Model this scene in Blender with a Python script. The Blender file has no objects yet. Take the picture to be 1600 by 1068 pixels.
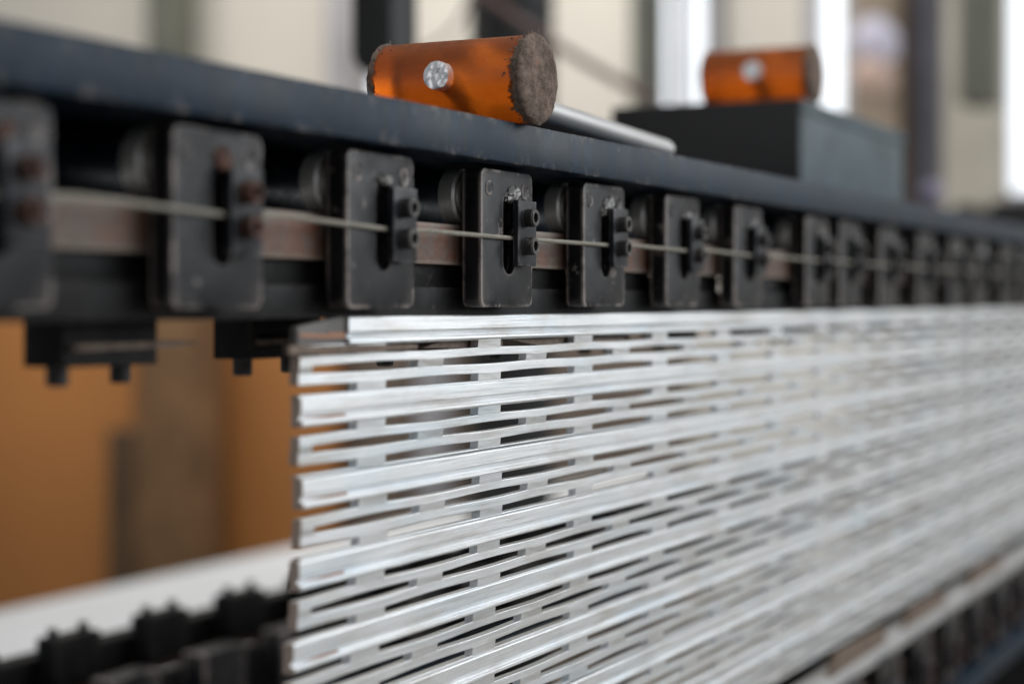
import bpy, bmesh, math, random
from mathutils import Vector, Matrix, noise
random.seed(7)
sc = bpy.context.scene
C = sc.collection
EYE = 1.15                      # camera height above the floor
ALPHA = math.atan(1400 / 2800)  # angle between the optical axis and the machine direction (X)
CA, SA = math.cos(ALPHA), math.sin(ALPHA)

# ------------------------------------------------------------------ camera
cam = bpy.data.cameras.new('camera')
cam.lens = 63.0; cam.sensor_width = 36.0; cam.clip_start = 0.02; cam.clip_end = 100
cam.shift_y = -60 / 1600
cam.dof.use_dof = True; cam.dof.focus_distance = 0.95; cam.dof.aperture_fstop = 3.5
camo = bpy.data.objects.new('camera', cam); C.objects.link(camo)
camo.location = (0, 0, EYE); camo.rotation_euler = (math.pi / 2, 0, ALPHA - math.pi / 2)
sc.camera = camo
# ------------------------------------------------------------------ world + lamps
w = bpy.data.worlds.new('World'); sc.world = w; w.use_nodes = True
w.node_tree.nodes['Background'].inputs[0].default_value = (0.93, 0.97, 1.0, 1)
w.node_tree.nodes['Background'].inputs[1].default_value = 0.30
def area(name, loc, target, sx, sy, power, col):
    l = bpy.data.lights.new(name, 'AREA'); l.shape = 'RECTANGLE'; l.size = sx; l.size_y = sy
    l.energy = power; l.color = col
    o = bpy.data.objects.new(name, l); C.objects.link(o); o.location = loc
    d = Vector(target) - Vector(loc); o.rotation_euler = d.to_track_quat('-Z', 'Y').to_euler()
    return o
area('front_softbox_light', (3.9, -3.5, 2.4), (1.4, 0.5, 1.0), 5.0, 2.2, 168, (0.93, 0.97, 1.0))  # softbox added to whiten the aluminium; no window known there
area('roof_light', (1.2, -0.6, 3.6), (1.2, 0.5, 1.0), 2.5, 2.0, 42, (1.0, 0.98, 0.95))
area('side_fill_light', (-2.6, 0.5, 2.3), (0.9, 0.45, 1.2), 1.6, 1.4, 13, (0.97, 0.98, 1.0))  # weak fill added behind the camera to brighten the hammer rivet
area('hall_light', (4.2, 3.4, 3.9), (6.5, 3.4, 1.0), 2.5, 3.0, 130, (1.0, 0.97, 0.92))
sc.view_settings.view_transform = 'Standard'; sc.view_settings.look = 'None'
sc.view_settings.exposure = 0.0; sc.view_settings.gamma = 1.0

# ------------------------------------------------------------------ geometry helpers
def ray_x(px, Y):               # distance along the machine of the point seen in column px at depth Y
    r = (px - 800) / 2800
    return Y * (CA + r * SA) / (SA - r * CA)
def ray_z(py, X, Y):
    return EYE - (py - 474) / 2800 * (X * CA + Y * SA)
def ray_y(px, X):
    r = (px - 800) / 2800
    return X * (SA - r * CA) / (CA + r * SA)

def link(o, parent=None):
    C.objects.link(o)
    if parent is not None: o.parent = parent
    return o
def tag(o, label=None, cat=None, group=None, kind=None):
    for k, v in (('label', label), ('category', cat), ('group', group), ('kind', kind)):
        if v: o[k] = v
    return o
def empty(name, loc=(0, 0, 0), **kw):
    o = bpy.data.objects.new(name, None); o.empty_display_size = 0.02
    link(o); o.location = loc; tag(o, **kw); return o
def finish(name, bm, mat, parent=None, bevel=0, seg=2, ang=30, smooth=True):
    bmesh.ops.recalc_face_normals(bm, faces=bm.faces)
    if bevel:
        es = [e for e in bm.edges if len(e.link_faces) == 2 and e.calc_face_angle(0) > math.radians(35)]
        bmesh.ops.bevel(bm, geom=es, offset=bevel, segments=seg, profile=0.6, affect='EDGES', clamp_overlap=True)
    me = bpy.data.meshes.new(name); bm.to_mesh(me); bm.free()
    me.materials.append(mat)
    if smooth:
        me.shade_smooth(); me.set_sharp_from_angle(angle=math.radians(ang))
    return link(bpy.data.objects.new(name, me), parent)
def box(bm, x0, x1, y0, y1, z0, z1):
    v = [bm.verts.new(p) for p in ((x0,y0,z0),(x1,y0,z0),(x1,y1,z0),(x0,y1,z0),(x0,y0,z1),(x1,y0,z1),(x1,y1,z1),(x0,y1,z1))]
    for f in ((0,3,2,1),(4,5,6,7),(0,1,5,4),(1,2,6,5),(2,3,7,6),(3,0,4,7)):
        bm.faces.new([v[i] for i in f])
def boxo(name, mat, b, parent=None, bevel=0.0006, seg=2):
    bm = bmesh.new(); box(bm, *b); return finish(name, bm, mat, parent, bevel, seg)
def frame_axis(d):
    d = Vector(d).normalized(); a = Vector((0, 0, 1)) if abs(d.z) < 0.9 else Vector((1, 0, 0))
    u = d.cross(a).normalized(); return u, d.cross(u).normalized()
def lathe(bm, p, d, prof, n=32, rough=None):     # prof: list of (distance along d, radius)
    p = Vector(p); d = Vector(d).normalized(); u, v = frame_axis(d); rings = []
    for (s, r) in prof:
        if r < 1e-6: rings.append([bm.verts.new(p + d * s)])
        else: rings.append([bm.verts.new(p + d * s + (u * math.cos(2*math.pi*i/n) + v * math.sin(2*math.pi*i/n)) * r) for i in range(n)])
    for a, b in zip(rings, rings[1:]):
        for i in range(n):
            j = (i + 1) % n
            if len(a) == 1 and len(b) == 1: continue
            if len(a) == 1: bm.faces.new((a[0], b[i], b[j]))
            elif len(b) == 1: bm.faces.new((a[i], b[0], a[j]))
            else: bm.faces.new((a[i], b[i], b[j], a[j]))
    return rings
def tube(bm, pts, r, n=8, caps=True):
    pts = [Vector(p) for p in pts]; rings = []; u = None
    for k, p in enumerate(pts):
        d = (pts[min(k+1, len(pts)-1)] - pts[max(k-1, 0)]).normalized()
        if u is None: u, v = frame_axis(d)
        u = (u - d * u.dot(d)).normalized(); v = d.cross(u)
        rr = r[k] if isinstance(r, list) else r
        rings.append([bm.verts.new(p + (u*math.cos(2*math.pi*i/n) + v*math.sin(2*math.pi*i/n)) * rr) for i in range(n)])
    for a, b in zip(rings, rings[1:]):
        for i in range(n):
            j = (i+1) % n; bm.faces.new((a[i], b[i], b[j], a[j]))
    if caps: bm.faces.new(rings[0][::-1]); bm.faces.new(rings[-1])
def rrect(x0, x1, z0, z1, r, n=6):
    out = []
    for cx, cz, a0 in ((x1-r, z1-r, 0), (x0+r, z1-r, 90), (x0+r, z0+r, 180), (x1-r, z0+r, 270)):
        for i in range(n+1):
            a = math.radians(a0 + 90*i/n); out.append((cx + r*math.cos(a), cz + r*math.sin(a)))
    return out
def prism(bm, loop, y0, y1):     # loop in XZ pushed along Y
    a = [bm.verts.new((x, y0, z)) for x, z in loop]; b = [bm.verts.new((x, y1, z)) for x, z in loop]
    bm.faces.new(a); bm.faces.new(b[::-1]); n = len(loop)
    for i in range(n): bm.faces.new((a[i], b[i], b[(i+1) % n], a[(i+1) % n]))
def prism_x(bm, loop, xs):       # loop in YZ pushed along X through the stations xs
    rings = [[bm.verts.new((x, y, z)) for y, z in loop] for x in xs]; n = len(loop)
    for a, b in zip(rings, rings[1:]):
        for i in range(n): bm.faces.new((a[i], b[i], b[(i+1) % n], a[(i+1) % n]))
    bm.faces.new(rings[0][::-1]); bm.faces.new(rings[-1])
def copy_tree(o, parent=None):
    c = o.copy(); C.objects.link(c)
    if parent is not None: c.parent = parent
    for ch in list(o.children): copy_tree(ch, c)
    return c

# ------------------------------------------------------------------ materials
class NT:
    def __init__(s, name):
        s.m = bpy.data.materials.new(name); s.m.use_nodes = True; s.t = s.m.node_tree
        s.b = s.t.nodes['Principled BSDF']
    def n(s, kind, **kw):
        nd = s.t.nodes.new(kind)
        for k, v in kw.items(): setattr(nd, k, v)
        return nd
    def l(s, a, b): s.t.links.new(a, b)
    def coords(s, scale=(1, 1, 1), rand=True):
        tc = s.n('ShaderNodeTexCoord'); mp = s.n('ShaderNodeMapping'); mp.inputs['Scale'].default_value = scale
        s.l(tc.outputs['Object'], mp.inputs['Vector'])
        if rand:
            oi = s.n('ShaderNodeObjectInfo'); mu = s.n('ShaderNodeMath', operation='MULTIPLY'); mu.inputs[1].default_value = 37.0
            s.l(oi.outputs['Random'], mu.inputs[0]); s.l(mu.outputs[0], mp.inputs['Location'])
        return mp.outputs[0]
    def noise(s, vec, scale, detail=4, rough=0.6, lo=0.0, hi=1.0):
        nz = s.n('ShaderNodeTexNoise'); nz.inputs['Scale'].default_value = scale
        nz.inputs['Detail'].default_value = detail; nz.inputs['Roughness'].default_value = rough
        s.l(vec, nz.inputs['Vector'])
        mr = s.n('ShaderNodeMapRange'); mr.inputs[1].default_value = lo; mr.inputs[2].default_value = hi
        s.l(nz.outputs[0], mr.inputs[0]); return mr.outputs[0]
    def mix(s, f, a, b):
        mx = s.n('ShaderNodeMix', data_type='RGBA')
        if isinstance(f, float): mx.inputs[0].default_value = f
        else: s.l(f, mx.inputs[0])
        for i, c in ((6, a), (7, b)):
            if isinstance(c, tuple): mx.inputs[i].default_value = (*c, 1)
            else: s.l(c, mx.inputs[i])
        return mx.outputs[2]
    def math(s, op, a, b=None):
        m = s.n('ShaderNodeMath', operation=op); m.use_clamp = True
        for i, v in ((0, a), (1, b)):
            if v is None: continue
            if isinstance(v, (int, float)): m.inputs[i].default_value = v
            else: s.l(v, m.inputs[i])
        return m.outputs[0]
    def rng(s, v, lo, hi):
        mr = s.n('ShaderNodeMapRange'); mr.inputs[3].default_value = lo; mr.inputs[4].default_value = hi
        s.l(v, mr.inputs[0]); return mr.outputs[0]
    def edge(s, radius):
        bv = s.n('ShaderNodeBevel', samples=6); bv.inputs['Radius'].default_value = radius
        ge = s.n('ShaderNodeNewGeometry'); dp = s.n('ShaderNodeVectorMath', operation='DOT_PRODUCT')
        s.l(bv.outputs[0], dp.inputs[0]); s.l(ge.outputs['True Normal'], dp.inputs[1])
        mr = s.n('ShaderNodeMapRange'); mr.inputs[1].default_value = 0.996; mr.inputs[2].default_value = 0.95
        s.l(dp.outputs['Value'], mr.inputs[0]); return mr.outputs[0]
    def bump(s, h, strength=0.3, dist=0.001):
        bp = s.n('ShaderNodeBump'); bp.inputs['Strength'].default_value = strength; bp.inputs['Distance'].default_value = dist
        s.l(h, bp.inputs['Height']); s.l(bp.outputs[0], s.b.inputs['Normal'])
    def set(s, **kw):
        for k, v in kw.items():
            k = k.replace('_', ' ')
            if isinstance(v, (int, float)): s.b.inputs[k].default_value = v
            elif isinstance(v, tuple): s.b.inputs[k].default_value = (*v, 1)
            else: s.l(v, s.b.inputs[k])
        return s.m

def m_plain(name, col, rough=0.6, metal=0.0, var=0.25, scale=6.0):
    t = NT(name); v = t.coords(); f = t.noise(v, scale, 5, 0.6, 0.3, 0.7)
    return t.set(Base_Color=t.mix(f, tuple(c*(1-var) for c in col), tuple(c*(1+var) for c in col)), Roughness=rough, Metallic=metal)

def m_paint(name, col, dust, wear, rough=0.42, edge=0.0018, wear_lo=0.44, wear_hi=0.60, dust_amt=0.5, fine=160, spec=0.17, calm=None):
    t = NT(name); v = t.coords()
    big = t.noise(v, 28, 5, 0.65, 0.38, 0.72)
    spk = t.noise(v, fine * 5, 2, 0.5, 0.62, 0.72)
    c = t.mix(t.math('MULTIPLY', big, dust_amt), col, dust)
    c = t.mix(t.math('MULTIPLY', spk, 0.35), c, dust)
    e = t.edge(edge); en = t.noise(v, 62, 6, 0.75, wear_lo, wear_hi)
    if calm:                       # the slot sees no knocks: paint survives between these two x
        tc = t.n('ShaderNodeTexCoord'); sx = t.n('ShaderNodeSeparateXYZ'); t.l(tc.outputs['Object'], sx.inputs[0])
        inside = t.math('MULTIPLY', t.math('GREATER_THAN', sx.outputs[0], calm[0]), t.math('LESS_THAN', sx.outputs[0], calm[1]))
        en = t.math('MULTIPLY', en, t.math('SUBTRACT', 1.0, t.math('MULTIPLY', inside, 0.8)))
        left = t.math('LESS_THAN', sx.outputs[0], 0.004); en = t.math('MAXIMUM', en, t.math('MULTIPLY', left, t.noise(v, 40, 5, 0.7, 0.36, 0.52)))
    chips = t.noise(v, 75, 6, 0.75, 0.615, 0.65)
    wm = t.math('MAXIMUM', t.math('MULTIPLY', e, en), t.math('MULTIPLY', chips, 0.35))
    c = t.mix(t.math('MULTIPLY', t.noise(v, 19, 4, 0.6, 0.45, 0.68), 0.75), c, tuple(x * 0.45 for x in col)); c = t.mix(t.math('MULTIPLY', wm, 0.85), c, wear)
    t.bump(t.noise(v, fine, 5, 0.7), 0.25, 0.0006)
    return t.set(Base_Color=c, Roughness=t.rng(big, rough, rough + 0.22), Metallic=0.0, Specular_IOR_Level=spec)

M = {}
M['block'] = m_paint('block_black_paint', (0.009, 0.010, 0.013), (0.044, 0.043, 0.046), (0.60, 0.52, 0.48), 0.34, 0.0024, calm=(0.0215, 0.0415))
M['keeper'] = m_paint('keeper_black_steel', (0.014, 0.016, 0.021), (0.040, 0.040, 0.044), (0.30, 0.29, 0.30), 0.36, 0.0009)
M['keeper_rust'] = m_paint('keeper_rusty_steel', (0.018, 0.016, 0.017), (0.16, 0.075, 0.05), (0.22, 0.11, 0.08), 0.5, 0.002, dust_amt=0.9)
M['black'] = m_paint('frame_black', (0.007, 0.007, 0.008), (0.020, 0.019, 0.018), (0.10, 0.09, 0.08), 0.5, 0.0008, dust_amt=0.3)
M['bolt'] = m_paint('bolt_black_oxide', (0.030, 0.029, 0.030), (0.08, 0.07, 0.065), (0.40, 0.38, 0.37), 0.34, 0.0005, 0.3, 0.5)
M['rust_socket'] = m_plain('socket_rust', (0.055, 0.026, 0.020), 0.8)
t = NT('beam_blue_black_paint'); v = t.coords(rand=False)
vs = t.coords((1.0, 1.0, 0.12), rand=False)
big = t.noise(v, 14, 5, 0.65, 0.35, 0.7); streak = t.noise(vs, 85, 3, 0.6, 0.48, 0.66)
c = t.mix(big, (0.0025, 0.0120, 0.025), (0.0065, 0.0185, 0.033))
c = t.mix(t.math('MULTIPLY', streak, 0.6), c, (0.0015, 0.019, 0.050))
c = t.mix(t.math('MULTIPLY', t.noise(v, 900, 2, 0.5, 0.62, 0.75), 0.4), c, (0.09, 0.09, 0.09))
e = t.edge(0.0011); chips = t.noise(v, 90, 6, 0.78, 0.53, 0.60)
spots = t.noise(v, 70, 4, 0.6, 0.69, 0.72)
c = t.mix(t.math('MAXIMUM', t.math('MULTIPLY', e, chips), t.math('MULTIPLY', spots, 0.5)), c, (0.42, 0.37, 0.32))
t.bump(t.noise(v, 120, 5, 0.7), 0.2, 0.0006)
M['beam'] = t.set(Base_Color=c, Roughness=t.rng(big, 0.36, 0.5), Specular_IOR_Level=0.14)
M['tube_blue'] = m_paint('tube_navy_paint', (0.008, 0.014, 0.024), (0.02, 0.022, 0.025), (0.2, 0.2, 0.2), 0.3, dust_amt=0.2)

t = NT('guide_bar_rust'); v = t.coords(rand=False)
f = t.noise(v, 40, 6, 0.7, 0.40, 0.60); g = t.noise(v, 140, 5, 0.7, 0.4, 0.65)
c = t.mix(f, (0.10, 0.075, 0.062), (0.15, 0.055, 0.030)); c = t.mix(t.math('MULTIPLY', g, 0.5), c, (0.15, 0.12, 0.10))
e = t.edge(0.0030); c = t.mix(t.math('MULTIPLY', e, 0.8), c, (0.30, 0.27, 0.23))
t.bump(g, 0.3, 0.0006)
M['rustbar'] = t.set(Base_Color=c, Roughness=0.55, Metallic=0.25)
t = NT('shim_rust'); v = t.coords()
f = t.noise(v, 120, 6, 0.7, 0.35, 0.65)
c = t.mix(f, (0.09, 0.055, 0.038), (0.20, 0.15, 0.115)); t.bump(f, 0.4, 0.0006)
M['shim'] = t.set(Base_Color=c, Roughness=0.6, Metallic=0.3)
M['groove_brown'] = m_plain('groove_reflection_brown', (0.30, 0.15, 0.09), 0.5, 0.4)

def m_metal(name, col, rough, streak=(2, 90, 90), amount=0.14, metal=0.95, stain=0.25, tint=False):
    t = NT(name); v = t.coords(streak); v2 = t.coords()
    s = t.noise(v, 8, 5, 0.7, 0.3, 0.7); b = t.noise(v2, 18, 5, 0.65, 0.55, 0.8); k = t.noise(v2, 500, 3, 0.6, 0.68, 0.76)
    c = t.mix(s, tuple(x*(1-amount) for x in col), col)
    c = t.mix(t.math('MULTIPLY', b, stain), c, (0.42, 0.39, 0.34)); c = t.mix(t.math('MULTIPLY', k, 0.35), c, (0.2, 0.18, 0.16))
    if tint:
        c = t.mix(t.math('MULTIPLY', t.noise(t.coords((1.2, 5, 5)), 9, 4, 0.6, 0.5, 0.72), 0.6), c, (0.66, 0.76, 0.84))
        c = t.mix(t.math('MULTIPLY', t.noise(t.coords((1.0, 4, 9)), 13, 5, 0.65, 0.50, 0.72), 0.65), c, (0.50, 0.46, 0.41))
        c = t.mix(t.math('MULTIPLY', t.noise(t.coords((3.0, 60, 60)), 30, 4, 0.7, 0.62, 0.68), 0.35), c, (0.34, 0.32, 0.30))
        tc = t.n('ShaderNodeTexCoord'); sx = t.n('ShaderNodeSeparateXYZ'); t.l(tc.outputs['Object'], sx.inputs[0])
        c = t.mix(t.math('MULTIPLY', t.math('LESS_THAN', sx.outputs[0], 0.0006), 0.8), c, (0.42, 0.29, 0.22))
    t.bump(s, 0.12, 0.0004)
    return t.set(Base_Color=c, Roughness=t.rng(s, rough, rough + 0.12), Metallic=metal)
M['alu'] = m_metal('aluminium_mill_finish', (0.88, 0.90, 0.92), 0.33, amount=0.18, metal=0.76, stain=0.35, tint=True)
M['steel'] = m_metal('steel_turned', (0.78, 0.77, 0.75), 0.32, (60, 60, 60), metal=0.5)
M['ring_glint'] = m_plain('bearing_ring_glint_steel', (0.80, 0.79, 0.78), 0.30, 0.65, 0.08, 80)
M['handle'] = m_metal('handle_grey_steel', (0.55, 0.55, 0.55), 0.42, (3, 60, 60), metal=0.7, stain=0.1)
t = NT('rivet_crumpled'); v = t.coords()
vo = t.n('ShaderNodeTexVoronoi', feature='F1'); vo.inputs['Scale'].default_value = 210; t.l(v, vo.inputs['Vector'])
nz = t.noise(v, 170, 3, 0.5); h = t.math('ADD', vo.outputs['Distance'], nz)
t.bump(h, 0.5, 0.0008)
M['rivet'] = t.set(Base_Color=(0.86, 0.86, 0.87), Roughness=0.40, Metallic=0.7)
t = NT('rope_grey_fibre'); v = t.coords(rand=False); f = t.noise(v, 900, 3, 0.7, 0.3, 0.7)
M['rope'] = t.set(Base_Color=t.mix(f, (0.21, 0.20, 0.165), (0.42, 0.40, 0.34)), Roughness=0.85)
# amber polyurethane: clear body with grime on it
t = NT('amber_polyurethane'); v = t.coords()
gr = t.noise(v, 45, 6, 0.7, 0.42, 0.78); sp = t.noise(v, 420, 3, 0.6, 0.69, 0.73)
scr = t.noise(t.coords((60, 3, 60)), 14, 3, 0.6, 0.66, 0.72)
grime = t.math('ADD', t.math('MULTIPLY', gr, 0.22), t.math('MULTIPLY', t.math('MAXIMUM', sp, scr), 0.35))
grime = t.math('ADD', grime, 0.20)
t.set(Base_Color=(1.0, 0.28, 0.016), Roughness=t.rng(gr, 0.34, 0.5), Transmission_Weight=1.0, IOR=1.48)
df = t.n('ShaderNodeBsdfDiffuse')
ge = t.n('ShaderNodeNewGeometry'); sz = t.n('ShaderNodeSeparateXYZ'); t.l(ge.outputs['Normal'], sz.inputs[0])
mr = t.n('ShaderNodeMapRange'); mr.inputs[1].default_value = 0.35; mr.inputs[2].default_value = 1.0; t.l(sz.outputs[2], mr.inputs[0])
dust = t.math('MULTIPLY', mr.outputs[0], t.noise(v, 60, 5, 0.7, 0.25, 0.65))
speck = t.noise(t.coords((1.0, 0.5, 1.6)), 190, 5, 0.75, 0.70, 0.73); pale = t.noise(t.coords((1.0, 1.3, 1.0)), 700, 2, 0.5, 0.68, 0.72)
dc = t.mix(dust, (0.64, 0.15, 0.013), (0.16, 0.085, 0.05)); dc = t.mix(speck, dc, (0.02, 0.010, 0.006)); dc = t.mix(pale, dc, (0.45, 0.30, 0.18))
t.l(dc, df.inputs[0])
grime = t.math('MAXIMUM', t.math('ADD', grime, t.math('MULTIPLY', dust, 0.40)), t.math('MAXIMUM', t.math('MULTIPLY', speck, 0.9), t.math('MULTIPLY', pale, 0.6)))
ms = t.n('ShaderNodeMixShader'); t.l(grime, ms.inputs[0]); t.l(t.b.outputs[0], ms.inputs[1]); t.l(df.outputs[0], ms.inputs[2])
t.l(ms.outputs[0], t.t.nodes['Material Output'].inputs['Surface'])
va = t.n('ShaderNodeVolumeAbsorption'); va.inputs[0].default_value = (1.0, 0.36, 0.03, 1); va.inputs[1].default_value = 9.0
t.l(va.outputs[0], t.t.nodes['Material Output'].inputs['Volume'])
M['amber'] = t.m
t = NT('hammer_end_grime'); v = t.coords()
f = t.noise(v, 110, 6, 0.75, 0.35, 0.68); g = t.noise(v, 480, 4, 0.7, 0.35, 0.7); p = t.noise(v, 60, 4, 0.6, 0.60, 0.70)
c = t.mix(f, (0.115, 0.078, 0.060), (0.25, 0.182, 0.146)); c = t.mix(t.math('MULTIPLY', g, 0.4), c, (0.06, 0.045, 0.036))
c = t.mix(t.math('MULTIPLY', p, 0.5), c, (0.30, 0.11, 0.045)); t.bump(t.math('ADD', f, g), 0.8, 0.0014)
M['grime'] = t.set(Base_Color=c, Roughness=0.9)
M['lint'] = m_plain('lint_fibres', (0.42, 0.38, 0.34), 0.9)
M['boxblue'] = m_paint('box_blue_grey_paint', (0.062, 0.092, 0.110), (0.10, 0.128, 0.142), (0.3, 0.3, 0.3), 0.42, 0.0015, dust_amt=0.6)
M['cream'] = m_plain('wall_cream', (0.72, 0.68, 0.61), 0.8, var=0.05, scale=1.2)
M['concrete'] = m_plain('floor_concrete', (0.21, 0.185, 0.155), 0.55, var=0.2, scale=2.0)
M['orange'] = m_plain('board_orange_brown', (0.40, 0.165, 0.045), 0.65, var=0.14, scale=1.0)
M['green_steel'] = m_plain('column_green_grey', (0.12, 0.125, 0.10), 0.6, var=0.15)
M['brown_dark'] = m_plain('stack_dark_brown', (0.085, 0.048, 0.022), 0.8)
M['post_shade_brown'] = m_plain('post_shade_brown', (0.17, 0.092, 0.040), 0.7, var=0.35)
M['taupe'] = m_plain('cabinet_taupe', (0.15, 0.115, 0.092), 0.6, var=0.3)
M['slate'] = m_plain('column_slate', (0.075, 0.072, 0.088), 0.5)
M['grey_panel'] = m_plain('panel_grey', (0.36, 0.35, 0.37), 0.5)
M['grey_beige'] = m_plain('panel_grey_beige', (0.42, 0.39, 0.33), 0.7, var=0.2, scale=3)
M['brown_beige'] = m_plain('panel_brown_beige', (0.26, 0.21, 0.16), 0.7, var=0.5, scale=5)
M['whiteboard'] = m_plain('table_white', (0.80, 0.82, 0.84), 0.5, var=0.05)
M['rubber'] = m_plain('rubber_black', (0.007, 0.007, 0.008), 0.6)
M['hose'] = m_plain('hose_brown', (0.16, 0.10, 0.085), 0.6)
M['weld'] = m_plain('weld_grey', (0.15, 0.145, 0.14), 0.42, 0.3, 0.5, 150)
M['foot'] = m_plain('pad_grey', (0.16, 0.15, 0.14), 0.6)
M['lilac'] = m_plain('sack_lilac', (0.62, 0.60, 0.72), 0.8)
M['lilac_dim'] = m_plain('knob_lilac', (0.22, 0.20, 0.28), 0.8)
M['pinkish'] = m_plain('sack_pinkish', (0.62, 0.45, 0.38), 0.8)
t = NT('window_daylight'); M['glow'] = t.set(Base_Color=(0.8, 0.85, 0.9), Emission_Color=(0.90, 0.95, 1.0), Emission_Strength=1.15)

# ------------------------------------------------------------------ setting
bm = bmesh.new(); box(bm, -6, 16, -8, 14, -0.1, 0.0)
tag(finish('floor', bm, M['concrete']), kind='structure')
bm = bmesh.new(); box(bm, 7.0, 7.2, -6, 12, 0.0, 5.0)
tag(finish('back_wall', bm, M['cream']), kind='structure')

def upright(name, mat, px0, px1, X, z0, z1, depth, label, cat, group=None, bevel=0.01, parent=None):
    ya, yb = ray_y(px1, X), ray_y(px0, X)
    bm = bmesh.new(); box(bm, X, X + depth, ya, yb, z0, z1)
    o = finish(name, bm, mat, parent, bevel)
    if label: tag(o, label, cat, group)
    return o
# orange-brown boards standing against the back wall
upright('orange_board', M['orange'], -420, 205, 5.0, 0.0, EYE + 0.17, 0.06, 'large orange-brown board at the left, left of the blurred brown post', 'board', 'orange boards along the back wall')
upright('orange_board', M['orange'], 236, 520, 5.0, 0.0, EYE + 0.15, 0.06, 'large orange-brown board right of the blurred brown post, beside the profile ends', 'board', 'orange boards along the back wall')
upright('steel_column', M['green_steel'], 228, 266, 6.5, 0.0, 4.5, 0.2, 'green-grey steel column against the cream wall, above the beam at the left', 'column')
upright('brown_post', M['post_shade_brown'], 212, 290, 4.7, 0.0, EYE + 0.12, 0.2, 'blurred brown post between the two orange-brown boards at the lower left', 'post')  # green column's lower part; its different light is put into the brown
upright('dark_post', M['brown_dark'], 166, 214, 4.75, 0.0, EYE - 0.42, 0.15, 'short dark brown post touching the taller brown one on its left', 'post')
upright('wall_pilaster', M['grey_panel'], 508, 534, 6.5, 0.0, 4.5, 0.25, 'grey pilaster just left of the hanging black panel', 'pilaster')
upright('wall_pilaster', M['green_steel'], 984, 1004, 6.5, 0.0, 4.5, 0.25, 'narrow grey-green pilaster left of the pair of bright panes', 'pilaster')
upright('taupe_cabinet', M['taupe'], 528, 640, 5.1, 0.0, EYE + 0.12, 0.4, 'taupe cabinet right of the orange-brown boards, seen through the profile slots', 'cabinet')
upright('grey_cabinet', M['grey_panel'], 648, 672, 5.0, 0.0, EYE + 0.1, 0.4, 'narrow grey cabinet between two taupe cabinets, seen through the slots', 'cabinet')
upright('taupe_cabinet', M['taupe'], 680, 1010, 5.15, 0.0, EYE + 0.12, 0.4, 'wide taupe cabinet behind the bellows column, seen through the slots', 'cabinet')
def window(px0, px1, z0, z1, panes, label):
    X = 6.93; y0, y1 = ray_y(px1, X), ray_y(px0, X)
    o = empty('window', (X, (y0 + y1) / 2, z0), label=label, cat='window', group='bright windows in the back wall')
    bm = bmesh.new(); ym = (y0 + y1) / 2; t_ = 0.06
    box(bm, -0.03, 0.05, y0 - ym - t_, y0 - ym, 0, z1 - z0); box(bm, -0.03, 0.05, y1 - ym, y1 - ym + t_, 0, z1 - z0)
    box(bm, -0.031, 0.05, y0 - ym - t_, y1 - ym + t_, -t_, -0.001)
    box(bm, -0.031, 0.05, y0 - ym - t_, y1 - ym + t_, z1 - z0 + .001, z1 - z0 + t_)
    finish('window_frame', bm, M['grey_panel'], o, 0.004)
    n = panes
    for i in range(n):
        a = y0 - ym + (y1 - y0) * i / n + 0.008; b = y0 - ym + (y1 - y0) * (i + 1) / n - 0.008
        bm = bmesh.new(); box(bm, 0.02, 0.03, a, b, 0.004, z1 - z0 - 0.004); finish('pane', bm, M['glow'], o)
    if n > 1:
        bm = bmesh.new(); box(bm, -0.025, 0.015, -0.03, 0.03, 0, z1 - z0); finish('mullion', bm, M['grey_panel'], o)
window(1026, 1104, EYE + 0.3, 3.2, 2, 'bright two-pane window above the black end of the box')
window(1280, 1318, EYE + 0.4, 3.2, 1, 'narrow bright window right of the blurred second hammer')
window(1574, 1668, EYE + 0.42, 3.2, 1, 'bright window cut off by the right edge of the photo')
window(541, 600, EYE + 0.1, EYE + 1.02, 1, 'small strip of bright window behind the hanging black panel')
upright('wall_panel', M['brown_beige'], 1330, 1412, 6.4, 0.0, 4.0, 0.1, 'grey-beige wall panel left of the slate column', 'panel')
upright('wall_panel', M['grey_beige'], 1466, 1566, 6.2, 0.0, 4.0, 0.1, 'grey-beige wall panel between slate column and right-hand window', 'panel')
upright('tall_cabinet', M['green_steel'], 1495, 1545, 5.6, EYE + 0.62, 3.0, 0.2, 'green-grey hanging cabinet in front of the panel right of the slate column', 'cabinet')
upright('slate_column', M['slate'], 1424, 1462, 4.6, 0.0, 4.5, 0.1, 'dark slate steel column right of the blue-grey box', 'column')
upright('brown_post', M['brown_dark'], 1404, 1421, 4.62, 0.0, 4.5, 0.08, 'dark brown post touching the slate column on its left', 'post')
def blob(name, mat, px, py, X, r, label, cat):
    Y = ray_y(px, X); bm = bmesh.new()
    bmesh.ops.create_icosphere(bm, subdivisions=3, radius=r)
    for v_ in bm.verts: v_.co *= 1 + 0.25 * noise.noise(v_.co * 9)
    o = finish(name, bm, mat); o.location = (X, Y, ray_z(py, X, Y)); tag(o, label, cat); return o
blob('lamp_globe', M['lilac'], 1370, 64, 6.1, 0.085, 'blurred pale lilac round lamp globe left of the dark columns', 'lamp')
blob('round_gauge', M['pinkish'], 1366, 118, 6.1, 0.075, 'blurred pinkish round thing below the lilac globe', 'gauge')
blob('lilac_knob', M['lilac_dim'], 1456, 300, 3.0, 0.020, 'blurred lilac knob on the machine at the foot of the slate column', 'knob')
X = 4.0
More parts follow.
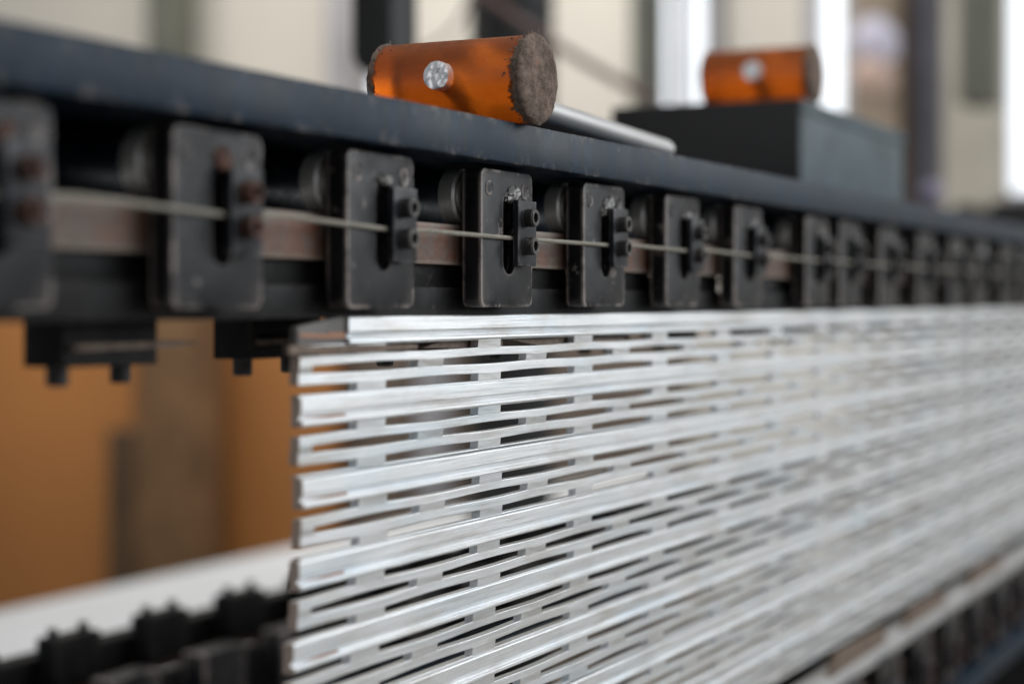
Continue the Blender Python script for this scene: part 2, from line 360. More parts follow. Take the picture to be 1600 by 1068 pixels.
for a_, b_, y_, l_ in ((1482, 1530, 318, 'low dark machine housing right of the slate column'), (1540, 1640, 312, 'low dark machine housing below the bright window at the right edge')):
    ya, yb = ray_y(b_, X), ray_y(a_, X); zt_ = ray_z(y_, X, (ya + yb) / 2)
    bm = bmesh.new(); prism_x(bm, rrect(ya, yb, 0.0, zt_, 0.03, 6), [X, X + 0.2]); tag(finish('machine_housing', bm, M['rubber'], None, 0.008), l_, 'machine')
# hanging black panel with rounded corners
X = 1.75; ya, yb = ray_y(613, X), ray_y(548, X)
bm = bmesh.new(); lp = rrect(ya, yb, EYE + 0.262, EYE + 1.2, 0.026, 8)
prism_x(bm, lp, [X, X + 0.06]); o = finish('hanging_panel', bm, M['rubber'], None, 0.006)
tag(o, 'tall black panel with rounded corners hanging left behind the front hammer', 'panel')
# ribbed bellows column
X = 3.6; yc = (ray_y(740, X) + ray_y(860, X)) / 2; rad = (ray_y(740, X) - ray_y(860, X)) / 2
o = empty('bellows_column', (X, yc, 0), label='dark ribbed bellows column rising behind the front hammer', cat='bellows')
bm = bmesh.new(); prof = [(0, 0)]; z = 0.0
while z < 2.6:
    prof += [(z, rad), (z + 0.014, rad * 0.985), (z + 0.02, rad * 0.93), (z + 0.026, rad * 0.985)]; z += 0.04
prof += [(z, 0)]; lathe(bm, (0, 0, 0), (0, 0, 1), prof, 28); finish('ribbed_sleeve', bm, M['rubber'], o, ang=20)
X = 3.1
def P(px, py, X): Y = ray_y(px, X); return (X, Y, ray_z(py, X, Y))
bm = bmesh.new(); pts = [P(690 + 330*i/24 + 0, -60 + 215*i/24 + 14*math.sin(i/24*math.pi), X + 0.02*math.sin(i)) for i in range(25)]
tube(bm, pts, 0.009, 10); tag(finish('air_hose', bm, M['hose']), 'brown air hose running down to the right across the bellows column', 'hose')
bm = bmesh.new(); pts = [P(*q, 3.4) for q in ((742, -60), (738, -20), (728, 15), (712, 42), (690, 62), (660, 80))]
tube(bm, pts, 0.005, 8); tag(finish('thin_cable', bm, M['hose']), 'thin brown cable curving left of the bellows column', 'cable')
# white topped bench behind the machine
o = empty('bench', (2.6, 1.7, 0), label='long white-topped bench behind the machine, seen under the profile ends', cat='bench')
bm = bmesh.new(); box(bm, -2.9, 2.3, -0.46, 0.355, EYE - 0.54, EYE - 0.5); finish('bench_top', bm, M['whiteboard'], o, 0.004)
for x_, y_ in ((-2.7, -0.4), (2.1, -0.4), (-2.7, 0.30), (2.1, 0.30)):
    boxo('leg', M['slate'], (x_-0.03, x_+0.03, y_-0.03, y_+0.03, 0, EYE - 0.541), o, 0.003)
# white box added for bright window light on the floor, lower right
X = 5.6; yq = ray_y(1600, X); bm = bmesh.new(); box(bm, X, X + 0.5, yq - 0.25, yq + 0.05, 0, 0.22)
tag(finish('window_light_box', bm, M['whiteboard'], None, 0.01), 'white box standing for window light on the floor in the lower right corner', 'light patch')

# ------------------------------------------------------------------ upper clamp frame
YF = 0.42                                         # plane of the block faces
fr = empty('clamp_machine', (0.2, YF, EYE), label='blue-black steel beam and rails carrying the upper clamp blocks', cat='machine frame')
def rel(b): return (b[0]-0.2, b[1]-0.2, b[2]-YF, b[3]-YF, b[4], b[5])
X0, X1 = 0.1, 3.6
boxo('top_beam', M['beam'], rel((X0, X1, 0.41, 0.56, 0.0715, 0.0929)), fr, 0.0011, 2)
boxo('guide_bar', M['rustbar'], rel((X0, X1, 0.434, 0.447, 0.0195, 0.0402)), fr, 0.0010, 2)
boxo('lower_bar', M['black'], rel((X0, X1, 0.436, 0.468, -0.0065, 0.0082)), fr, 0.0008)
boxo('back_plate', M['black'], rel((X0, X1, 0.515, 0.522, 0.030, 0.0712)), fr, 0.0006)
bm = bmesh.new(); lathe(bm, (X0-0.2, 0.485-YF, 0.050), (1, 0, 0), [(0, 0), (0, 0.018), (X1-X0, 0.018), (X1-X0, 0)], 40)
finish('back_tube', bm, M['tube_blue'], fr)
edges = [-115, 270, 543, 752, 912, 1041, 1148, 1260, 1313, 1375, 1435, 1485, 1524, 1566, 1597]
TB = [ray_x(p, YF) for p in edges]
for k in range(3): TB.append(TB[-1] + 0.126)
sp0 = None
for tb in TB:
    bm = bmesh.new(); box(bm, -0.034, 0.034, -0.01, 0.01, -0.0056, 0.0056)
    if sp0 is None: sp0 = s_ = finish('spacer', bm, M['black'], fr, 0.0006)
    else: bm.free(); s_ = sp0.copy(); link(s_, fr)
    s_.location = (tb - 0.016 - 0.2, 0.449 - YF, 0.0138)
ss0 = None
for tb in TB:
    if ss0 is None:
        bm = bmesh.new(); lathe(bm, (0, 0, 0), (0, -1, 0), [(0, 0), (0, 0.0022), (0.003, 0.0022), (0.0036, 0.0016), (0.0036, 0)], 12)
        ss0 = s_ = finish('set_screw', bm, M['steel'], fr)
    else: s_ = ss0.copy(); link(s_, fr)
    s_.location = (tb - 0.028 - 0.2, 0.4685 - YF, 0.0555)

# ------------------------------------------------------------------ one clamp block with its parts
def make_clamp():
    root = empty('clamp_block', (0, 0, 0))
    bm = bmesh.new(); prism(bm, rrect(0, 0.0594, -0.002, 0.0688, 0.0045), 0.0, 0.011)
    pl = finish('plate', bm, M['block'], root, 0.0007, 2)
    bm = bmesh.new(); prism(bm, rrect(0.0245, 0.0385, 0.0150, 0.0575, 0.00695), -0.004, 0.0042)
    cut = finish('cutter', bm, M['black'])
    md = pl.modifiers.new('slot', 'BOOLEAN'); md.object = cut; md.solver = 'EXACT'; md.operation = 'DIFFERENCE'
    bpy.context.view_layer.update(); dg = bpy.context.evaluated_depsgraph_get()
    me = bpy.data.meshes.new_from_object(pl.evaluated_get(dg)); pl.modifiers.clear(); pl.data = me; me.name = 'plate'
    me.shade_smooth(); me.set_sharp_from_angle(angle=math.radians(30)); bpy.data.objects.remove(cut)
    # keeper plate with two socket screws
    bm = bmesh.new(); box(bm, 0.0300, 0.0512, -0.0062, -0.0030, 0.0198, 0.0540)
    kp = finish('keeper_plate', bm, M['keeper'], root, 0.0004)
    for z in (0.0305, 0.0447):
        bm = bmesh.new()
        lathe(bm, (0, 0, 0), (0, -1, 0), [(0, 0), (0, 0.0047), (0.0050, 0.0047), (0.0058, 0.0041), (0.0058, 0.0030), (0.0055, 0.0027), (0.0025, 0.0026), (0.0025, 0)], 24)
        b = finish('bolt', bm, M['bolt'], kp); b.location = (0.0392, -0.0062, z)
        bm = bmesh.new(); lathe(bm, (0, 0, 0), (0, -1, 0), [(0, 0), (0, 0.0024), (0.0004, 0.0024), (0.0004, 0)], 6)
        h = finish('hex_socket', bm, M['rust_socket'], b); h.location = (0, -0.0026, 0)
    # weld bead above the keeper, and the two plug welds
    bm = bmesh.new(); bmesh.ops.create_icosphere(bm, subdivisions=3, radius=1)
    for v_ in bm.verts:
        c_ = v_.co.copy(); k = 1 + 0.45 * noise.noise(c_ * 2.3) + 0.2 * noise.noise(c_ * 6)
        v_.co = Vector((c_.x * 0.0082 * k, c_.y * 0.0024 * k, c_.z * 0.0044 * k))
    wb = finish('weld_bead', bm, M['weld'], root); wb.location = (0.0362, -0.0004, 0.0570)
    for x, z, r in ((0.0085, 0.0590, 0.0042), (0.0500, 0.0588, 0.0048)):
        bm = bmesh.new(); lathe(bm, (x, 0.0006, z), (0, -1, 0), [(0, r), (0.0009, r*0.96), (0.0011, r*0.85), (0.0008, r*0.72), (0.0009, 0)], 24)
        finish('plug_weld', bm, M['block'], root)
    # roller running on the guide bar, on its axle
    bm = bmesh.new()
    lathe(bm, (0.0128, 0.0248, 0.0549), (0, -1, 0), [(0, 0), (0, 0.0138), (0.0006, 0.0145), (0.0084, 0.0145), (0.0092, 0.0138), (0.0092, 0.0120), (0.0082, 0.0116), (0.0080, 0.0090), (0.0091, 0.0086), (0.0091, 0.0046), (0.0086, 0.0042), (0.0086, 0)], 48)
    ro = finish('roller', bm, M['steel'], root)
    bm = bmesh.new()
    for r0, r1 in ((0.0119, 0.0141), (0.0050, 0.0080)):
        lathe(bm, (0.0128, 0.0248 - 0.0084, 0.0549), (0, -1, 0), [(0, r0), (0.0010, r0), (0.0012, r0 + 0.0003), (0.0012, r1 - 0.0007), (0.0004, r1), (0, r1)], 48)
    finish('bearing_ring_glint', bm, M['ring_glint'], ro)  # shiny rings added to carry the window highlight on the roller face
    bm = bmesh.new(); lathe(bm, (0.0128, 0.0175, 0.0549), (0, -1, 0), [(0, 0), (0, 0.0040), (0.007, 0.0040), (0.007, 0)], 20)
    finish('axle', bm, M['bolt'], root)
    bm = bmesh.new(); lathe(bm, (0.022, 0.022, -0.0060), (0, 0, 1), [(0, 0), (0, 0.0034), (0.0006, 0.004), (0.0028, 0.004), (0.0028, 0)], 20)
    finish('pad_foot', bm, M['foot'], root)
    # jaw hanging below with its screws
    boxo('arm', M['black'], (0.030, 0.048, 0.0112, 0.052, 0.0148, 0.0172), root, 0.0004)
    jw = boxo('jaw', M['black'], (-0.0065, 0.0515, 0.0470, 0.0680, -0.025, 0.0190), root, 0.0008)
    for x in (0.0015, 0.0406):
        bm = bmesh.new(); lathe(bm, (x, 0.0575, -0.0252), (0, 0, -1), [(0, 0), (0, 0.0045), (0.0068, 0.0045), (0.0076, 0.0038), (0.0076, 0.0025), (0.005, 0.0022), (0.005, 0)], 20)
        finish('jaw_bolt', bm, M['bolt'], jw)
    bm = bmesh.new(); prism(bm, [(-0.004, -0.0185), (0.062, -0.0180), (0.079, -0.0165), (0.062, -0.0155), (-0.004, -0.0160)], 0.0440, 0.0468)
    finish('contact_strip', bm, M['shim'], jw)
    return root
proto = make_clamp()
G = 'black clamp blocks along the upper rail'
labels = ['blurred black clamp block cut off by the left edge of the photo, nearest the camera',
  'large blurred black clamp block, the first whole one from the left edge',
  'black clamp block above the cut profile ends, below the left end of the front hammer',
  'sharp black clamp block under the dirty right end of the front amber hammer',
  'sharp black clamp block next right of the one under the hammer end',
  'black clamp block below the free end of the hammer handle',
  'black clamp block next right of the one below the free end of the hammer handle',
  'blurred clamp block below the front corner of the blue-grey box',
  'blurred clamp block below the middle of the lit side of the box',
  'blurred clamp block below the right end of the blue-grey box',
  'blurred clamp block first to the right of the box, below the slate column',
  'blurred clamp block second to the right of the box',
  'blurred clamp block third to the right of the box',
  'blurred clamp block below the bright window at the right edge',
  'blurred clamp block cut by the right edge of the photo']
clamps = []
for i, tb in enumerate(TB):
    o = proto if i == 0 else copy_tree(proto)
    o.location = (tb, YF, EYE + random.uniform(-0.0004, 0.0004)); o.rotation_euler = (0, random.uniform(-.006, .006), 0)
    tag(o, labels[i] if i < len(labels) else 'clamp block far along the upper rail, beyond the right edge', 'clamp', G)
    clamps.append(o)
    for ch in o.children:
        if ch.name.startswith('weld_bead'):
            ch.rotation_euler = (0, random.uniform(-.6, .6), 0); ch.scale = (random.uniform(.7, 1.15), 1, random.uniform(.6, 1.15)); ch.location.x += random.uniform(-.003, .002)
        if ch.name.startswith('keeper_plate'):
            ch.location.z += random.uniform(-.0010, .0008); ch.rotation_euler = (0, random.uniform(-.012, .012), 0)
            for b_ in ch.children: b_.rotation_euler = (0, random.uniform(0, 1), 0); b_.location.z += random.uniform(-.0005, .0005)

for o in clamps[:2]:                    # the two nearest clamps carry rust on the keeper's screws
    for ch in o.children:
        if ch.name.startswith('keeper_plate'):
            for b_ in ch.children: b_.data = b_.data.copy(); b_.data.materials[0] = M['keeper_rust']
        if ch.name.startswith('weld_bead'): ch.data = ch.data.copy(); ch.data.materials[0] = M['keeper_rust']

# ------------------------------------------------------------------ rope threaded through the keepers
pts = []
wp = [(TB[0] - 0.3, YF - 0.001, 0.038)]
for i, tb in enumerate(TB):
    dz = random.uniform(-0.0008, 0.0008); zc = 0.0352 if i > 1 else 0.0372 - 0.001 * i
    wp += [(tb + 0.030, YF - 0.0016, zc - 0.0012), (tb + 0.054, YF - 0.0016, zc - 0.0012 + random.uniform(-.0004, .0004)), (tb + 0.068, YF - 0.0019, zc - 0.0004 + random.uniform(-.0008, .0008))]
wp = [Vector((a, b, EYE + c_)) for a, b, c_ in wp]
wp = [p for i, p in enumerate(wp) if i == 0 or p.x > wp[i-1].x + 0.004]
def catmull(P_, n_):
    out = []
    for i in range(len(P_) - 1):
        p0, p1, p2, p3 = P_[max(i-1, 0)], P_[i], P_[i+1], P_[min(i+2, len(P_)-1)]
        m = max(2, int((p2 - p1).length / n_))
        for k in range(m):
            t_ = k / m
            q = 0.5 * ((2*p1) + (p2-p0)*t_ + (2*p0-5*p1+4*p2-p3)*t_**2 + (3*p1-p0-3*p2+p3)*t_**3)
            lin = p1.lerp(p2, t_); out.append(lin.lerp(q, 0.6))
    return out + [P_[-1]]
path = catmull(wp, 0.0009)
bm = bmesh.new()
ln = 0.0; lens = [0]
for a, b in zip(path, path[1:]): ln += (b - a).length; lens.append(ln)
for sidx in range(3):
    sp = []
    for p, s_ in zip(path, lens):
        a = 2 * math.pi * (s_ / 0.0075 + sidx / 3)
        sp.append(p + Vector((0, math.cos(a), math.sin(a))) * 0.00055)
    tube(bm, sp, 0.00069, 6)
tag(finish('rope', bm, M['rope']), 'thin grey-green twisted rope threaded through the upper clamp blocks', 'rope')

# ------------------------------------------------------------------ slotted aluminium profiles
PITCH, T0, YP = 0.1197, 0.655, 0.430
UNIT = 0.0354; LEN = 2.6
def webs(first, x):
    k = math.floor((x - first) / PITCH); return 0 <= (x - first) - k * PITCH < 0.0256
def web_mesh():
    xs = {0.0, LEN}
    for k in range(-1, int(LEN / PITCH) + 2):
        for a in (0.0486, -0.0147):
            for e_ in (0, 0.0256):
                x = a + e_ + k * PITCH
                if 0.002 < x < LEN - 0.002: xs.add(round(x, 5))
    xs = sorted(xs); full = []
    for a, b in zip(xs, xs[1:]):
        m = max(1, round((b - a) / 0.012)) if a < 1.6 else 1
        full += [a + (b - a) * i / m for i in range(m)]
    full.append(xs[-1]); xs = full
    zs = [-0.0125, -0.0131, -0.0172, -0.0214, -0.0254, -0.0302, -0.0344, -0.0352]
    kind = ['s', 1, 's', 2, 's', 1, 's']
    A = 0.00028
    def wave(x, j):
        ph = math.cos(2 * math.pi * (x - 0.0614) / PITCH)
        d = {2: A, 3: A, 4: -A, 5: -A}.get(j, 0) * ph
        return d, 0.0003 * (1 if j in (2, 3) else -1 if j in (4, 5) else 0) * ph
    bm = bmesh.new(); F = {}; B = {}
    def V(D, i, j, y):
        if (i, j) not in D:
            dz, dy = wave(xs[i], j); D[(i, j)] = bm.verts.new((xs[i], y + dy + (0.0007 if kind[min(j, 6)] == 0 else 0), zs[j] + dz))
        return D[(i, j)]
    solid = lambda i, j: 0 <= i < len(xs)-1 and 0 <= j < len(zs)-1 and (kind[j] == 's' or webs(0.0486 if kind[j] == 1 else -0.0147, (xs[i]+xs[i+1])/2))
    y0, y1 = 0.0008, 0.0056
    for i in range(len(xs) - 1):
        for j in range(len(zs) - 1):
            if not solid(i, j): continue
            f = [V(F, i, j, y0), V(F, i+1, j, y0), V(F, i+1, j+1, y0), V(F, i, j+1, y0)]
            b = [V(B, i, j, y1), V(B, i+1, j, y1), V(B, i+1, j+1, y1), V(B, i, j+1, y1)]
            bm.faces.new(f); bm.faces.new(b[::-1])
            for (di, dj, p, q) in ((0, -1, 0, 1), (1, 0, 1, 2), (0, 1, 2, 3), (-1, 0, 3, 0)):
                if not solid(i + di, j + dj): bm.faces.new((f[p], b[p], b[q], f[q]))
    return bm
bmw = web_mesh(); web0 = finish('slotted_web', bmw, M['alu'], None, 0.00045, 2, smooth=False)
def flange(x0, full=True):
    bm = bmesh.new()
    lp = [(0.0052, 0.0), (0.0006, 0.0), (0.0, -0.0006), (-0.0001, -0.0068), (0.0003, -0.0074), (0.0014, -0.0090), (0.0015, -0.0098), (0.0001, -0.0101), (-0.0007, -0.0105), (-0.0008, -0.0120), (-0.0004, -0.0125), (0.0052, -0.0126)]
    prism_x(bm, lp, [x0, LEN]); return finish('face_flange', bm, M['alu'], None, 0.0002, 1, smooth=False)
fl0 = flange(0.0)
bm = bmesh.new(); prism(bm, [(0.001, -0.0072), (0.024, -0.0078), (0.024, -0.0070), (0.038, -0.0070), (0.039, -0.0100), (0.024, -0.0098), (0.001, -0.0088)], 0.0012, 0.0040)
in0 = finish('groove_reflection', bm, M['groove_brown'])  # added brown piece: orange reflected in the groove, put into its colour
ordn = ['topmost', 'second', 'third', 'fourth', 'fifth', 'sixth', 'seventh', 'lowest']
offs = [0.0, 0.0, 0.001, -0.0015, -0.006, -0.0075, -0.004, -0.008]
for k in range(8):
    o = empty('aluminium_profile', (T0 + offs[k], YP, EYE - 0.0058 - UNIT * k + (random.uniform(-.0007, .0007) if k else 0)), cat='profile', group='slotted aluminium profiles in the stack',
              label=f'slotted white aluminium profile, {ordn[k]} of the stack' + (', its flange just under the clamp blocks' if k == 0 else ', resting above the lower clamps' if k == 7 else ' counting from the top'))
    o.rotation_euler = (random.uniform(-.02, .02), random.uniform(-.0006, .0006), random.uniform(-.0004, .0004))
    for src in (fl0, web0, in0):
        c_ = src if k == 0 else src.copy()
        if k: C.objects.link(c_)
        c_.parent = o
        if k == 0 and src is fl0: c_.data = fl0.data
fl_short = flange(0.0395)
top_prof = [o for o in C.objects if o.name == 'aluminium_profile'][0]
# the topmost profile's flange is cut back at its end
for ch in list(top_prof.children):
    if ch.name.startswith('face_flange'): bpy.data.objects.remove(ch)
fl_short.parent = top_prof
bm = bmesh.new(); prism(bm, [(0.0, -0.0126), (0.0392, -0.0126), (0.0392, 0.0), (0.030, -0.0006), (0.0, -0.0045)], 0.0016, 0.0056); finish('flange_stub', bm, M['foot'], top_prof, 0.0005)
# pale end rail under the stack
bm = bmesh.new(); box(bm, T0 - 0.01, T0 + LEN, 0.424, 0.442, EYE - 0.3215, EYE - 0.3065)
tag(finish('end_rail', bm, M['handle'], None, 0.0012), 'plain pale aluminium rail running under the stack, just above the lower clamps', 'rail')
# packing shims wedged under the topmost profile and above the end rail
def shim(label, loop, y0, y1, grp='rusty packing shims'):
    bm = bmesh.new(); prism(bm, loop, y0, y1); x_ = min(p[0] for p in loop)
    o = finish('packing_shim', bm, M['shim'], None, 0.0003, 1); tag(o, label, 'shim', grp); return o
def PX(px, py, Y): x = ray_x(px, Y); return (x, ray_z(py, x, Y))
o = shim('long brown-grey packing shim crossing the cut end of the topmost profile', [PX(450, 540, .427), PX(652, 538, .427), PX(652, 545, .427), PX(560, 551, .427), PX(450, 555, .427)], 0.4265, 0.4295)
shim('short brown packing shim with a mitred end inside the first slot of the topmost profile', [PX(656, 544, .4375), PX(690, 531, .4375), PX(784, 528, .4375), PX(784, 543, .4375)], 0.4368, 0.455)
shim('thin pointed brown packing shim in the slot right of the mitred one', [PX(786, 529, .4375), PX(975, 527, .4375), PX(975, 536, .4375), PX(866, 545, .4375)], 0.4368, 0.462)
for n_, (a, b) in enumerate(((1296, 1384), (1412, 1478), (1512, 1566))):
    y_ = lambda px, q: 474 + (2200 - px) * q
    shim(('first', 'second', 'third')[n_] + ' brown packing shim on the pale end rail, counting from the bottom edge',
         [PX(a, y_(a, .648), .424), PX(a + 14, y_(a + 14, .612), .424), PX(b, y_(b, .618), .424), PX(b, y_(b, .648), .424)], 0.4235, 0.4285)

# ------------------------------------------------------------------ lower clamps (same blocks turned over), near and far rows
def lower_frame(label, y, sgn, x0, x1):
    zc_ = EYE - (0.3085 if sgn < 0 else 0.32); f = empty('lower_clamp_machine', (x0, y, zc_), label=label, cat='machine frame')
    L_ = x1 - x0; d = lambda a, b: (min(a*sgn, b*sgn), max(a*sgn, b*sgn))
    boxo('guide_bar', M['rustbar'], (0, L_, *d(0.014, 0.027), -0.0402, -0.0195), f, 0.001)
    boxo('rail_bar', M['black'], (0, L_, *d(0.016, 0.040), -0.0190, 0.0062), f, 0.0008)
    boxo('back_plate', M['black'], (0, L_, *d(0.095, 0.102), -0.0712, -0.018 if sgn < 0 else -0.024), f, 0.0006)
    boxo('bottom_beam', M['beam'], (0, L_, *d(-0.01, 0.14), -0.0929, -0.0715), f, 0.001)
    if sgn < 0:
        xs_ = 1.1855 - 0.126 * 2 - x0 - 0.004; st0 = None
        while xs_ < L_ - 0.1:
            if st0 is None: st0 = st = boxo('stiffener', M['block'], (0, 0.062, *d(0.1025, 0.128), -0.069, -0.004), f, 0.002)
            else: st = st0.copy(); link(st, f)
            st.location.x = xs_; xs_ += 0.126
    for x in (0.45, 2.35):
        boxo('leg', M['black'], (min(x, L_ - .1), min(x, L_ - .1) + 0.06, *d(0.05, 0.11), -zc_, -0.0931), f, 0.002)
    return f
lower_frame('near lower rail and beam carrying the upside-down clamp blocks at the bottom right', 0.42, 1, 0.75, 3.6)
lower_frame('far lower rail and beam behind the profiles, dark at the bottom left', 1.0875, -1, 0.7, 4.2)
x = ray_x(1378, 0.42) - 0.126; n = 3
seen = {3: 'lowest', 4: 'first', 5: 'second', 6: 'third', 7: 'fourth', 8: 'fifth', 9: 'sixth', 10: 'seventh'}
while x < 2.75:
    o = copy_tree(proto); o.location = (x + 0.0594, 0.42, EYE - 0.32); o.rotation_euler = (0, math.pi, 0)
    tag(o, f'upside-down clamp block at the lower right, {seen[n]} from the bottom edge along the rail' if n in seen else
        'upside-down clamp block on the near lower rail, outside the picture', 'clamp', 'upside-down clamp blocks on the near lower rail'); x += 0.126; n += 1
x = 1.1855 - 0.126 * 2; n = 0
lab = {1: 'dark blurred jaw block at the lower left, cut off by the left edge', 2: 'dark blurred jaw block at the lower left, second from the left edge',
       3: 'dark blurred jaw block at the lower left, third from the left edge', 4: 'dark blurred jaw block at the lower left, right beside the profile ends'}
while x < 2.6:
    o = copy_tree(proto); o.location = (x, 1.0875, EYE - 0.3085); o.rotation_euler = (math.pi, 0, 0)
    tag(o, lab.get(n, 'upside-down clamp block on the far rail, behind the slotted profiles'), 'clamp', 'upside-down clamp blocks on the far lower rail'); x += 0.126; n += 1

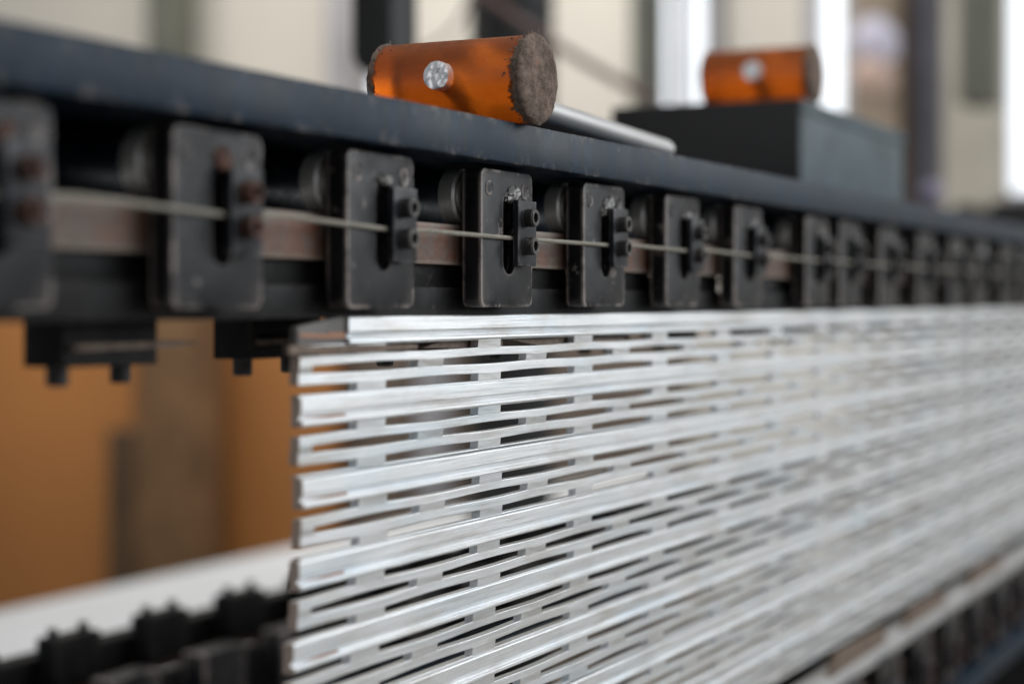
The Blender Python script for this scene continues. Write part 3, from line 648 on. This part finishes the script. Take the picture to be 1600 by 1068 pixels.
# ------------------------------------------------------------------ hammers
def make_hammer():
    root = empty('hammer', (0, 0, 0))
    R, L = 0.0227, 0.0915
    bm = bmesh.new(); lathe(bm, (0, L/2 - 0.002, 0), (0, -1, 0), [(0, 0), (0, R * 0.97), (0.001, R)] + [(0.001 + (L-0.006)*i/10, R) for i in range(1, 11)] + [(L-0.004, R*0.97), (L-0.004, 0)], 72)
    hd = finish('head', bm, M['amber'], root)
    for sgn in (-1, 1):                      # mushroomed dirty ends
        bm = bmesh.new(); n = 120; prof = []
        for i in range(15): prof.append(('f', R * i / 14 * 0.985))
        for i in range(1, 12): prof.append(('s', i / 11))
        rings = []
        for kind, q in prof:
            ring = []
            for i in range(n):
                a = 2*math.pi*i/n; ca, sa = math.cos(a), math.sin(a)
                if kind == 'f':
                    p = Vector((ca*q, 0, sa*q)); e_ = q / R
                    d = 0.0005 * noise.noise(p * 160) + 0.0004 * noise.noise(p * 420) - 0.0012 * max(0, e_ - 0.86)*7
                    yy = L/2 + 0.0004 + d; rr = q
                else:
                    wdt = (0.0058 if sgn < 0 else 0.0036) + 0.0022 * noise.noise(Vector((ca, sa, sgn)) * 5.3) + 0.0030 * noise.noise(Vector((ca, sa, sgn + 4)) * 15)
                    wdt = max(0.0025, wdt)
                    yy = L/2 - 0.0010 - q * wdt
                    rr = R * 0.99 + 0.0011 * (1 - q) + (0.0007 * noise.noise(Vector((ca*R, q*0.01, sa*R)) * 330 ) + 0.0006 * noise.noise(Vector((ca*R, q*0.02, sa*R)) * 700)) * (1.2 - 0.5*q)
                    rr -= 0.0008 * max(0, q - 0.85) / 0.15
                ring.append(bm.verts.new((ca*rr, yy*sgn, sa*rr)))
            rings.append(ring)
        for a_, b_ in zip(rings[1:], rings[2:]):
            for i in range(n): bm.faces.new((a_[i], b_[i], b_[(i+1) % n], a_[(i+1) % n]))
        c0 = bm.verts.new((0, sgn * (L/2 + 0.0004), 0))
        for v_ in rings[0]: bm.verts.remove(v_)
        for i in range(n): bm.faces.new((c0, rings[1][i], rings[1][(i+1) % n]))
        cap = finish('worn_end', bm, M['grime'], root, ang=70)
        bm = bmesh.new(); rnd = random.Random(11 + sgn)     # crumbs and chips on the battered rim
        for _ in range(110 if sgn < 0 else 50):
            a = rnd.uniform(0, 2*math.pi); off = 0.003 + abs(rnd.gauss(0, 0.0042)); r_ = rnd.uniform(0.0003, 0.0011) * (1 - min(off, .012) * 45)
            m_ = Matrix.Translation((math.cos(a)*R*1.003, sgn*(L/2 - off), math.sin(a)*R*1.003)) @ Matrix.Rotation(rnd.uniform(0, 6), 4, 'X') @ Matrix.Diagonal((r_*rnd.uniform(.6, 1), r_*rnd.uniform(.6, 1.8), r_*rnd.uniform(.6, 1.5), 1))
            g_ = bmesh.ops.create_icosphere(bm, subdivisions=1, radius=1)['verts']
            for v_ in g_: v_.co = m_ @ (v_.co * (1 + 0.5 * noise.noise(v_.co * 2 + Vector((a*9, 0, 0)))))
        finish('rim_crumbs', bm, M['grime'], cap, smooth=False)['kind'] = 'stuff'
        bm = bmesh.new()                     # lint stuck to the frayed rim
        rnd = random.Random(3 + sgn)
        for _ in range(46):
            a = rnd.uniform(0.1, math.pi - 0.1) if rnd.random() < 0.75 else rnd.uniform(0, 2*math.pi)
            p = Vector((math.cos(a)*R, sgn*(L/2 - rnd.uniform(0, 0.006)), math.sin(a)*R))
            d = Vector((math.cos(a), rnd.uniform(-.9, .9), math.sin(a))).normalized(); l_ = rnd.uniform(0.0008, 0.0032)
            s_ = Vector((rnd.uniform(-1, 1), rnd.uniform(-1, 1), rnd.uniform(-1, 1))) * l_ * 0.7
            tube(bm, [p, p + d*l_*0.5 + s_*0.4, p + d*l_*0.7 + s_], 0.00006, 4, False)
        finish('lint', bm, M['lint'], cap)['kind'] = 'stuff'
    bm = bmesh.new(); r = 0.0064
    lathe(bm, (-R - 0.002, 0, 0), (1, 0, 0), [(0, 0), (0, r), (0.05, r), (0.313, r * 0.97), (0.318, r*0.85), (0.3205, r*0.45), (0.321, 0)], 32)
    hn = finish('handle', bm, M['handle'], root)
    bm = bmesh.new(); rr = 0.0073; n = 40; rings = []
    for i in range(10):
        q = i / 9; ring = []
        for j in range(n):
            a = 2*math.pi*j/n; y_, z_ = math.cos(a)*rr*q, math.sin(a)*rr*q; k = 1 + 0.05*noise.noise(Vector((math.cos(a), math.sin(a), 1))*2)
            h = 0.0011*noise.noise(Vector((0.3, y_*1.4, z_*.8))*230) + 0.0006*abs(noise.noise(Vector((0.7, y_*1.8, z_*.7))*560)) - 0.0022*max(0, q-0.7)**1.5
            ring.append(bm.verts.new((-R - 0.0062 + -h, y_*k, z_*k)))
        rings.append(ring)
    rings.append([bm.verts.new((-R + 0.002, v_.co.y, v_.co.z)) for v_ in rings[-1]])
    for a_, b_ in zip(rings[1:], rings[2:]):
        for i in range(n): bm.faces.new((a_[i], b_[i], b_[(i+1) % n], a_[(i+1) % n]))
    bm.faces.new(rings[1][::-1])
    for v_ in rings[0]: bm.verts.remove(v_)
    finish('rivet_end', bm, M['rivet'], root, ang=60)
    return root
ham = make_hammer()
ham.location = (0.8340, 0.4465, EYE + 0.0929 + 0.0231); ham.rotation_euler = (0, math.radians(2.4), math.radians(0.0))
tag(ham, 'amber plastic hammer with dirty worn ends lying on the blue-black beam in front', 'hammer', 'amber plastic hammers')

# ------------------------------------------------------------------ blue-grey box with the second hammer on top
YB = 0.50
xb = ray_x(1253, YB); xe = ray_x(1412, YB); zt = 0.337 * YB / CA
o = empty('sheet_metal_box', (xb, YB, EYE + 0.0929), label='blue-grey sheet metal box on the beam, its end in black shadow', cat='box')
H = zt - 0.0929
boxo('body', M['boxblue'], (0, xe - xb, 0, 0.19, 0.0006, H - 0.0125), o, 0.0015)
boxo('end_shade_panel', M['rubber'], (-0.0040, -0.0002, 0.001, 0.189, 0.001, H + 0.0006), o, 0.0005)  # black panel added: the shadow on the box's end as a colour
boxo('lid', M['boxblue'], (0.0, xe - xb + 0.0012, -0.0012, 0.1912, H - 0.0122, H), o, 0.0015)
bm = bmesh.new(); prism_x(bm, rrect(0.70, 0.80, EYE + 0.0935, EYE + 0.183, 0.03, 6), [xb - 0.03, xb + 0.22])
tag(finish('motor_housing', bm, M['black'], None, 0.004), 'black rounded motor housing behind the blue-grey box', 'motor')
h2 = copy_tree(ham); xh = xb + 0.040; h2.scale = (1.2, 1.2, 1.2)
h2.location = (xh, YB + 0.052, EYE + zt + 0.0231 * 1.2); h2.rotation_euler = (0, math.radians(3.8), math.radians(2))
tag(h2, 'blurred second amber hammer lying on top of the blue-grey box', 'hammer', 'amber plastic hammers')
